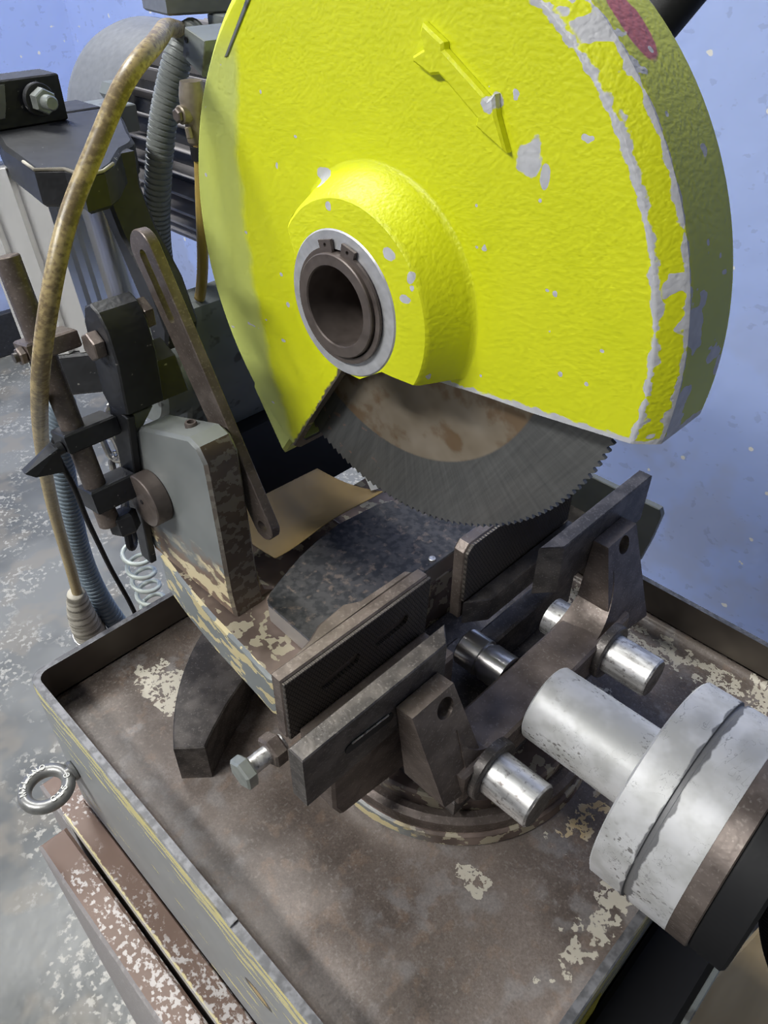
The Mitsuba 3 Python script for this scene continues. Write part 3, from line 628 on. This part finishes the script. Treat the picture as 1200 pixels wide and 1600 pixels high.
t = thing('rear_lever', 'black rough cast lever with broad flange above the silver cylinder', 'lever')
fl = [(0.206, 0.511), (0.210, 0.535), (0.217, 0.580), (0.236, 0.640), (0.262, 0.650), (0.327, 0.645), (0.3275, 0.613), (0.300, 0.556), (0.2905, 0.5335), (0.284, 0.526), (0.272, 0.518), (0.262, 0.506), (0.249, 0.489), (0.236, 0.478), (0.2185, 0.4755), (0.2210, 0.489), (0.220, 0.499)]
put('flange', prism(fl, 1.196, 1.220, 'z', 0.0025), 'm_black', t)
edge = [np.array([x, y, 1.2192]) for x, y in [(0.2102, 0.5345), (0.2066, 0.5112), (0.2204, 0.4995), (0.2214, 0.4890), (0.2192, 0.4762), (0.2358, 0.4786), (0.2488, 0.4896)]]
put('worn_edge', sweep(np.array(edge), 0.0011, 8), 'm_tape', t, label='bare cream line along the worn flange edge')
armp = np.array([(0.548, 1.218), (0.513, 1.218), (0.516, 1.195), (0.505, 1.170), (0.480, 1.140), (0.468, 1.109), (0.474, 1.092), (0.492, 1.094), (0.4955, 1.120), (0.513, 1.155), (0.530, 1.185), (0.548, 1.20)])
put('arm', prism(armp, 0.2520, 0.2800, 'x', 0.0022), 'm_black', t)
t = thing('hinge_block', 'black bracket block with peeling primer behind the lever flange', 'bracket')
put('block', box(0.165, 0.287, 0.622, 0.650, 1.2203, 1.2515, 0.001), 'm_black', t)
put('primer_patch', prism([(0.170, 1.226), (0.240, 1.228), (0.243, 1.236), (0.246, 1.249), (0.170, 1.249)], 0.6212, 0.6219, 'y'), 'm_fancover', t, label='patch of pale grey primer')
bk = put('bolt', rod((0.266, 0.596, 1.2375), (0.266, 0.6219, 1.2375), 0.0050, 20, 0.001), 'm_zinc', t)
put('nut', hexrod((0.266, 0.605, 1.2375), (0.266, 0.614, 1.2375), 0.0150), 'm_zinc', bk)
put('washer', rod((0.266, 0.6141, 1.2375), (0.266, 0.6190, 1.2375), 0.0112, 28, 0.0006), 'm_black', bk)
t = thing('hinge_block', 'smaller black bracket block at the left edge beyond the bolted one', 'bracket')
put('block', box(0.165, 0.268, 0.668, 0.690, 1.2203, 1.247, 0.001), 'm_black', t)
put('base', box(0.165, 0.330, 0.6505, 0.690, 1.205, 1.2200, 0.001), 'm_black', t)
put('rail', box(0.3302, 0.378, 0.680, 0.720, 1.190, 1.2120, 0.001), 'm_darkgrey', t)

# pneumatic lift cylinder and gas tube behind it, tilted
def tilted(mesh, at, tilt=math.radians(9), yaw=math.radians(-46)):
    mesh.apply_transform(trimesh.transformations.rotation_matrix(yaw, [0, 0, 1])); mesh.apply_transform(trimesh.transformations.rotation_matrix(-tilt, [1, 0, 0])); mesh.apply_translation(at); return mesh
t = thing('lift_cylinder', 'bright ribbed aluminium pneumatic cylinder below the black lever', 'pneumatic cylinder')
LC = V(0.2370, 0.5990, 1.055)
def profile(s, g):
    p = []
    h = s / 2
    base = [(-h, -h), (-h * .55, -h), (-h * .5, -h + g), (-h * .28, -h + g), (-h * .22, -h), (h * .22, -h), (h * .28, -h + g), (h * .5, -h + g), (h * .55, -h), (h, -h)]
    for k in range(4):
        c, s_ = math.cos(k * math.pi / 2), math.sin(k * math.pi / 2)
        p += [(x * c - y * s_, x * s_ + y * c) for x, y in base[:-1]]
    return p
put('barrel', tilted(prism(profile(0.056, 0.0055), 0.005, 0.145, 'z', 0.0006), LC), 'm_alu', t)
put('end_cap', tilted(box(-0.029, 0.029, -0.029, 0.029, -0.030, 0.0048, 0.002), LC), 'm_black', t)
put('edge_strip', tilted(box(-0.0295, -0.0285, -0.029, -0.0245, -0.030, 0.0045, 0.0003), LC), 'm_alu', t)
t = thing('damper_tube', 'round chrome damper tube beside the ribbed cylinder', 'damper')
DC = V(0.318, 0.655, 1.040)
put('tube', tilted(rod((0, 0, 0.0), (0, 0, 0.150), 0.0195, 36, 0.001), DC), 'm_chrome', t)
put('foot', tilted(rod((0, 0, -0.012), (0, 0, -0.0002), 0.021, 36, 0.001), DC), 'm_black', t)

# depth stop rod with its clamps
t = thing('depth_stop', 'dark steel depth stop rod with three clamp blocks', 'depth stop rod')
R0, R1 = V(0.1655, 0.486, 1.182), V(0.1655, 0.447, 1.006)
u = (R1 - R0) / np.linalg.norm(R1 - R0)
put('rod', rod(R0, R1 + u * 0.012, 0.0078, 24, 0.0008), 'm_brownsteel', t)
def clampblock(s, x0, x1, h, mat='m_black'):
    c = R0 + u * s
    m = box(x0 - c[0], x1 - c[0], -0.0115, 0.0115, -h / 2, h / 2, 0.0012)
    m.apply_transform(trimesh.transformations.rotation_matrix(-math.atan2(u[1], -u[2]) * -1, [1, 0, 0])); m.apply_translation(c); return m
uc = put('upper_clamp', clampblock(0.057, 0.153, 0.187, 0.012), 'm_brownsteel', t)
put('screw', rod(R0 + u * 0.057 + V(-0.020, -0.004, 0), R0 + u * 0.057 + V(-0.0127, -0.004, 0), 0.0032, 16), 'm_steel', uc)
put('screw_nut', hexrod(R0 + u * 0.057 + V(-0.0172, -0.004, 0), R0 + u * 0.057 + V(-0.0127, -0.004, 0), 0.0105), 'm_brownsteel', uc)
mc = put('middle_clamp', clampblock(0.121, 0.154, 0.1925, 0.014), 'm_black', t)
put('lower_clamp', clampblock(0.168, 0.157, 0.1925, 0.018), 'm_black', t)
put('lock_bolt', hexrod(R1 + V(0.010, -0.002, -0.006), R1 + V(0.010, -0.006, -0.022), 0.019, 0.002), 'm_black', t)
wc = R0 + u * 0.121
put('wing_stem', rod(wc + V(-0.0185, -0.004, -.002), wc + V(-0.0117, -0.004, -.001), 0.0045, 16, 0.0008), 'm_black', mc)
put('wing', hull(np.array([wc + V(-0.0415, -0.006, -0.008), wc + V(-0.0405, 0.002, -0.009), wc + V(-0.017, -0.009, 0.002), wc + V(-0.017, 0.001, 0.003), wc + V(-0.017, -0.009, -0.017), wc + V(-0.0165, 0.001, -0.018), wc + V(-0.036, -0.008, -0.0125)])), 'm_black', mc, smooth=False)

# chain and ring hanging behind
t = thing('chain', 'short steel chain hanging below the clamp blocks', 'chain')
def link(c, r, L, tube, rot):
    s = [(r * math.cos(a), (L if math.sin(a) > 0 else -L) + r * math.sin(a), 0) for a in np.linspace(0, 2 * math.pi, 25)]
    m = sweep(np.array(s), tube, 10, cap=False); m.apply_transform(trimesh.transformations.euler_matrix(*rot)); m.apply_translation(c); return m
for c, rot in (((0.222, 0.523, 1.026), (math.pi / 2, 0, 0.4)), ((0.214, 0.523, 1.002), (math.pi / 2, 0.2, 2.0)), ((0.2165, 0.528, 0.979), (math.pi / 2, 0, 0.5))):
    put('link', link(c, 0.0065, 0.006, 0.0028, rot), 'm_chrome', t)
t = thing('air_coil', 'pale spiral air hose hanging behind the tray', 'spiral hose')
s = np.linspace(0, 1, 220); aa_ = s * 2 * math.pi * 5
cc = V(0.272, 0.680, 0.760) + s[:, None] * V(-0.008, -0.036, -0.080)
put('coil', sweep(cc + np.stack([0.0145 * np.cos(aa_), 0.0145 * np.sin(aa_), 0 * s], 1), 0.0028, 8), 'm_coil', t, smooth=True)
put('end_ring', link((0.238, 0.590, 0.866), 0.011, 0.012, 0.004, (math.pi / 2, 0.3, 0.9)), 'm_rubber', t)

# ================================================================== motor
MX, MZ, MR = 0.487, 1.160, 0.098
t = thing('motor', 'finned electric motor with pale grey fan cover behind the guard', 'electric motor')
put('fan_cover', lathe([(1e-6, 0.865), (0.080, 0.865), (0.094, 0.855), (MR, 0.84), (MR, 0.757), (MR - .002, 0.757), (1e-6, 0.757)], 'y', MX, MZ, 72), 'm_fancover', t)
put('body', lathe([(1e-6, 0.7565), (0.084, 0.7565), (0.084, 0.53), (1e-6, 0.53)], 'y', MX, MZ, 64), 'm_motorbody', t)
for k in range(32):
    a = 2 * math.pi * k / 32
    f = prism([(0.0842, -0.0020), (0.1020, -0.0013), (0.1035, -0.0004), (0.1035, 0.0004), (0.1020, 0.0013), (0.0842, 0.0020)], 0.545, 0.748, 'y')
    R = trimesh.transformations.rotation_matrix(a, [0, 1, 0]); f.apply_transform(R); f.apply_translation((MX, 0, MZ))
    put('fin', f, 'm_motor', t, smooth=False)
put('front_flange', lathe([(1e-6, 0.5295), (0.090, 0.5295), (0.090, 0.512), (1e-6, 0.512)], 'y', MX, MZ, 64), 'm_darkgrey', t)
put('nut_lug', prism(circ(0.3905, 1.212, 0.010, 6), 0.730, 0.748, 'y', 0.001), 'm_darkgrey', t)

# ================================================================== hoses and fittings by the guard
t = thing('coolant_hose', 'stained amber coolant hose looping over the lever down to the floor', 'hose')
put('tube', sweep(spline([(0.400, 0.600, 1.268), (0.352, 0.551, 1.2790), (0.314, 0.508, 1.2865), (0.2744, 0.4605, 1.2849), (0.2438, 0.4415, 1.274), (0.2126, 0.4343, 1.2439), (0.1871, 0.4292, 1.216), (0.1663, 0.4231, 1.187), (0.1529, 0.4255, 1.156), (0.1505, 0.4606, 1.1005), (0.1639, 0.5284, 1.0283), (0.1732, 0.5743, 0.9702), (0.1808, 0.6127, 0.9024), (0.1897, 0.6521, 0.8062), (0.1921, 0.6684, 0.7478)], 140), 0.0056, 16), 'm_hose', t, smooth=True)
cone = spline([(0.1915, 0.667, 0.752), (0.192, 0.680, 0.710), (0.198, 0.692, 0.664)], 30)
te = put('taped_end', sweep(cone, np.interp(np.linspace(0, 1, 30), [0, .05, .4, 1], [0.0085, 0.0105, 0.014, 0.0185]) * (1 + .03 * np.sin(np.linspace(0, 40, 30))), 18), 'm_tape', t, label='tape wrapped lower end', smooth=True)
put('collar', sweep(spline([(0.1975, 0.692, 0.6638), (0.199, 0.695, 0.655), (0.200, 0.697, 0.648)], 8), 0.0195, 18), 'm_bright', te, smooth=True)
t = thing('cable_conduit', 'grey corrugated conduit curving down beside the guard', 'conduit')
put('tube', corrugated(spline([(0.362, 0.549, 1.276), (0.346, 0.545, 1.268), (0.339, 0.549, 1.2525), (0.331, 0.556, 1.227), (0.322, 0.566, 1.180), (0.322, 0.580, 1.140), (0.324, 0.588, 1.1105)], 200), 0.0105, 0.0043, 0.12, 22, 7), 'm_conduit', t, smooth=40)
t = thing('floor_conduit', 'blue grey corrugated hose running to the floor behind the amber hose', 'hose')
put('tube', corrugated(spline([(0.222, 0.625, 1.00), (0.218, 0.654, 0.945), (0.216, 0.675, 0.865), (0.216, 0.692, 0.784), (0.221, 0.694, 0.71), (0.231, 0.684, 0.654), (0.245, 0.668, 0.60)], 120), 0.0125, 0.006, 0.10, 18, 5), 'm_bluehose', t, smooth=40)
t = thing('black_cable', 'thin black cable hanging behind the tray corner', 'cable')
put('wire', sweep(spline([(0.166, 0.470, 1.060), (0.161, 0.492, 1.047), (0.169, 0.508, 1.0), (0.178, 0.526, 0.949), (0.187, 0.541, 0.901), (0.195, 0.552, 0.858), (0.206, 0.56, 0.80), (0.21, 0.565, 0.74)], 80), 0.0022, 10), 'm_rubber', t, smooth=True)
t = thing('coolant_tube', 'thin amber tube hanging straight down from the brass fitting', 'tube')
put('tube', sweep(spline([(0.306, 0.476, 1.2223), (0.3065, 0.480, 1.205), (0.307, 0.487, 1.175), (0.307, 0.495, 1.138), (0.305, 0.504, 1.1075)], 50), 0.0042, 14), 'm_yellowtube', t, smooth=True)
t = thing('coolant_fitting', 'dirty brass valve fitting at the edge of the guard', 'valve')
put('body', lathe([(1e-6, 0), (0.006, 0), (0.0075, 0.002), (0.0080, 0.010), (0.0072, 0.016), (0.0090, 0.020), (0.0090, 0.030), (0.0072, 0.038), (1e-6, 0.038)], 'z', 0, 0, 24).apply_translation((0.3085, 0.4795, 1.2225)), 'm_brass', t)
sn = put('side_nozzle', rod((0.2965, 0.4795, 1.2420), (0.3035, 0.4795, 1.2420), 0.0058, 18, 0.0008), 'm_brass', t)
put('nozzle_nut', hexrod((0.2935, 0.4795, 1.2420), (0.2968, 0.4795, 1.2420), 0.0080), 'm_bush', sn)
put('tap_lever', rod((0.2985, 0.475, 1.2355), (0.2985, 0.474, 1.2285), 0.0022, 10, 0.0006), 'm_brass', t)
put('hose_clip', lathe([(0.0042, 1.2140), (0.0066, 1.2140), (0.0066, 1.2224), (0.0042, 1.2224), (0.0042, 1.2140)], 'z', 0.3065, 0.4765, 20), 'm_rubber', t)

t = thing('valve_block', 'grey sheet metal bracket box at the top left edge of the guard', 'bracket')
put('box', prism([(0.4962, 1.2876), (0.4751, 1.2817), (0.4832, 1.2606), (0.5033, 1.2706)], 0.3200, 0.3560, 'x', 0.0006), 'm_darkgrey', t)
put('bolt_hole', rod((0.3194, 0.4955, 1.2805), (0.3199, 0.4955, 1.2805), 0.0018, 12), 'm_hole', t)
put('top_plate', prism([(0.340, 0.546), (0.420, 0.525), (0.430, 0.575), (0.348, 0.590)], 1.2885, 1.3025, 'z', 0.0015), 'm_fancover', t)
put('post', box(0.372, 0.392, 0.525, 0.545, 1.262, 1.2884, 0.001), 'm_darkgrey', t)

# ================================================================== guard, arbor and blade
t = thing('blade_guard', 'large yellow green cast blade guard with raised arrow and chipped paint', 'blade guard')
prof_o = [(1e-6, 0.2960), (0.1708, 0.2960), (0.1722, 0.2967), (0.1800, 0.3040), (0.1815, 0.3062), (0.1818, 0.3440), (0.1808, 0.3475), (1e-6, 0.3475)]
prof_i = [(1e-6, 0.3030), (0.1670, 0.3030), (0.1735, 0.3090), (0.1735, 0.3400), (1e-6, 0.3400)]
G = man(lathe(prof_o, 'x', GY, GZ, 160))
tip = [(0.405 + .000, 1.013), (0.393, 1.018), (0.340, 1.100), (0.400, 1.100), (0.4395, 1.0600)]
tailpoly = [(0.4065, 1.0105), (0.330, 1.120), (0.420, 1.120), (0.4375, 1.0585)]
G += man(prism(tailpoly, 0.2990, 0.3475, 'x', 0.0025))
Gi = man(lathe(prof_i, 'x', GY, GZ, 128)) + man(prism([(0.398, 1.015), (0.330, 1.120), (0.420, 1.120), (0.4300, 1.0600)], 0.3060, 0.3400, 'x'))
boss = man(lathe([(1e-6, 0.2990), (0.0745, 0.2965), (0.0715, 0.2955), (0.0690, 0.2930), (0.0605, 0.2735), (0.0580, 0.2712), (0.0450, 0.2698), (1e-6, 0.2698)], 'x', GY - 0.002, GZ - 0.001, 96))
bcut = [(GY + y_, GZ + z_) for y_, z_ in [(-0.09, -0.0290), (-0.030, -0.0290), (-0.012, -0.0405), (0.012, -0.0405), (0.031, -0.0265), (0.0402, -0.005), (0.0402, 0.020), (0.052, 0.045), (0.09, 0.06), (0.09, -0.09), (-0.09, -0.09)]]
boss = boss - man(prism(bcut, 0.25, 0.2956, 'x'))
cut = [(GY + 0.1105, GZ - 0.1785), (GY + 0.0965, GZ - 0.1578), (GY + 0.0664, GZ - 0.1114), (GY + 0.0373, GZ - 0.0694), (GY + 0.022, GZ - 0.046), (GY - 0.030, GZ - 0.0405), (GY - 0.052, GZ - 0.0372), (GY - 0.084, GZ - 0.0336), (GY - 0.1133, GZ - 0.0311), (GY - 0.140, GZ - 0.0278), (GY - 0.1694, GZ - 0.0240), (GY - 0.24, GZ - 0.0245), (GY - 0.24, GZ - 0.25), (GY + 0.11, GZ - 0.25)]
G = (G - Gi) + (boss - man(rod((0.25, GY, GZ), (0.299, GY, GZ), 0.040, 48)))
G = G - man(rod((0.24, GY, GZ), (0.304, GY, GZ), 0.040, 48)) - man(prism(cut, 0.25, 0.36, 'x'))
A = [(-0.0332, 0.1343), (-0.0457, 0.1279), (-0.0463, 0.1252), (-0.0724, 0.1093), (-0.0756, 0.1115), (-0.0774, 0.1038), (-0.0848, 0.0897), (-0.0665, 0.0978), (-0.0671, 0.1011), (-0.0466, 0.1142), (-0.0441, 0.1155), (-0.0389, 0.1146), (-0.0280, 0.1188), (-0.0279, 0.1210), (-0.0341, 0.1241), (-0.0319, 0.1306)]
arrow = prism([(GY + y, GZ + z) for y, z in A], 0.2912, 0.2970, 'x', 0.0012)
put('shell', tm(G), 'm_guard', t, smooth=28)
put('arrow', arrow, 'm_guard', t, label='raised arrow showing the turning direction', smooth=20)
# groove with a worn grey strip along the top left
put('edge_strip', prism([(GY + 0.1225, GZ + 0.1055), (GY + 0.1195, GZ + 0.1065), (GY + 0.094, GZ + 0.1345), (GY + 0.085, GZ + 0.1455), (GY + 0.0885, GZ + 0.1455), (GY + 0.1005, GZ + 0.131)], 0.2950, 0.2962, 'x', 0.0003), 'm_darkgrey', t)

FY, FZ = 0.2985, 1.1755
t = thing('arbor', 'hollow brown arbor sleeve in a silver flange ring through the guard', 'arbor')
put('flange_ring', lathe([(0.0310, 0.2690), (0.0405, 0.2690), (0.0413, 0.2698), (0.0413, 0.2950), (0.0392, 0.2950), (0.0392, 0.2975), (0.0310, 0.2975), (0.0310, 0.2690)], 'x', FY, FZ, 96), 'm_flange', t)
put('sleeve', lathe([(0.0224, 0.2648), (0.0230, 0.2640), (0.0286, 0.2640), (0.0292, 0.2646), (0.0292, 0.3090), (0.0224, 0.3090), (0.0224, 0.2648)], 'x', FY + .0005, FZ + .0005, 80), 'm_bush', t)
put('bore_end', rod((0.3062, FY, FZ), (0.3092, FY, FZ), 0.0223, 40), 'm_bush', t)
cl = circ(0, 0, 0.0325, 60, math.radians(90 + 14), math.radians(90 + 346)) + circ(0, 0, 0.0293, 60, math.radians(90 + 346), math.radians(90 + 14))
ring = man(prism([(FY + y, FZ + z) for y, z in cl], 0.2664, 0.2682, 'x'))
for a in (-15, 15):
    lug = [(FY + r * math.cos(q), FZ + r * math.sin(q)) for r, q in ((0.0293, math.radians(90 + a - 9)), (0.0365, math.radians(90 + a - 8)), (0.0365, math.radians(90 + a + 8)), (0.0293, math.radians(90 + a + 9)))]
    ring += man(prism(lug, 0.2664, 0.2682, 'x')); q = math.radians(90 + a)
    ring -= man(rod((0.26, FY + 0.0335 * math.cos(q), FZ + 0.0335 * math.sin(q)), (0.28, FY + 0.0335 * math.cos(q), FZ + 0.0335 * math.sin(q)), 0.0011, 12))
put('circlip', tm(ring), 'm_bush', t)

BY, BZ, BR = 0.2977, 1.1732, 0.1578
NT = 180
pts = []
for k in range(NT):
    a0 = 2 * math.pi * k / NT; da = 2 * math.pi / NT
    for f, r in ((0.0, BR), (0.10, BR + 0.0002), (0.42, BR - 0.0012), (0.72, BR - 0.0024), (0.90, BR - 0.0023)):
        a = a0 + f * da; pts.append((BY + r * math.cos(a), BZ + r * math.sin(a)))
t = thing('saw_blade', 'round toothed steel cold saw blade under the yellow guard', 'saw blade')
put('disc', prism(pts, 0.3136, 0.3160, 'x'), 'm_blade', t, smooth=20)
put('spindle', rod((0.3093, FY, FZ), (0.3135, FY, FZ), 0.030, 40), 'm_steel', t)

t = thing('feed_handle', 'black feed handle bar behind the top right of the guard', 'handle')
put('bar', rod((0.440, 0.245, 1.283), (0.478, 0.215, 1.345), 0.0125, 28, 0.002), 'm_rubber', t)
put('grip', rod((0.434, 0.2497, 1.2735), (0.440, 0.245, 1.2829), 0.010, 28, 0.001), 'm_rubber', t)

# oil paper under the blade
def paper():
    n, m = 26, 20; v = []
    A_, B_, C_, D_ = V(0.232, 0.405, 0.985), V(0.352, 0.430, 0.958), V(0.370, 0.3655, 0.957), V(0.246, 0.3570, 0.963)
    for i in range(n):
        for j in range(m):
            s, q = i / (n - 1), j / (m - 1)
            p = (1 - q) * ((1 - s) * A_ + s * B_) + q * ((1 - s) * D_ + s * C_)
            p = p + V(0, 0, -0.012 * math.sin(math.pi * q) * (0.4 + 0.6 * math.sin(math.pi * s)) + 0.005 * math.sin(6 * s + 4 * q) * q * (1 - s) + 0.006 * q ** 3 * (1 - s))
            v.append(p)
    i = np.arange(n * m).reshape(n, m)
    f = np.stack([i[:-1, :-1], i[1:, :-1], i[1:, 1:], i[:-1, 1:]], -1).reshape(-1, 4); f = np.vstack([f[:, [0, 1, 2]], f[:, [0, 2, 3]]])
    v = np.array(v); N = len(v); e = np.r_[i[:, 0], i[-1, 1:], i[-2::-1, -1], i[0, -2:0:-1]]
    side = [t_ for a, b in zip(e, np.roll(e, -1)) for t_ in ((a, b, b + N), (a, b + N, a + N))]
    return trimesh.Trimesh(np.vstack([v, v - V(0, 0, 0.0008)]), np.vstack([f[:, ::-1] if False else f, f[:, ::-1] + N, side]), process=False)
t = thing('oil_paper', 'crumpled brown oiled paper sheet between column and table', 'paper')
put('sheet', paper(), 'm_paper', t, smooth=True)
t = thing('white_rag', 'white cloth scrap showing behind the blade', 'rag')
put('cloth', hull(np.array([(0.362, 0.372, 0.9585), (0.392, 0.362, 0.9585), (0.40, 0.392, 0.962), (0.372, 0.405, 0.978), (0.385, 0.40, 0.985), (0.368, 0.392, 0.972)])), 'm_white', t)

# ================================================================== clutter on the floor at the right
t = thing('wood_block', 'rough timber offcut on the floor below the clamp cylinder', 'wood block', 'timber offcuts on the floor'); labels[t].pop('group')
m = box(-0.20, 0.20, -0.040, 0.040, 0, 0.26, 0.004); m.apply_transform(trimesh.transformations.rotation_matrix(-0.15, [0, 0, 1])); m.apply_translation((0.70, -0.085, 0.0))
put('timber', m, 'm_wood', t)
t = thing('wood_block', 'pale timber block standing nearer the blue wall', 'wood block')
m = box(-0.16, 0.16, -0.055, 0.055, 0, 0.20, 0.004); m.apply_transform(trimesh.transformations.rotation_matrix(0.1, [0, 0, 1])); m.apply_translation((0.98, 0.05, 0.0))
put('timber', m, 'm_wood', t)
t = thing('air_hose', 'black corrugated hose hanging at the right below the clamp cylinder', 'hose')
put('tube', corrugated(spline([(0.520, 0.015, 0.80), (0.532, 0.0, 0.70), (0.540, -0.02, 0.60), (0.56, -0.06, 0.45), (0.60, -0.16, 0.30)], 100), 0.016, 0.0065, 0.12, 20, 5), 'm_rubber', t, smooth=40)
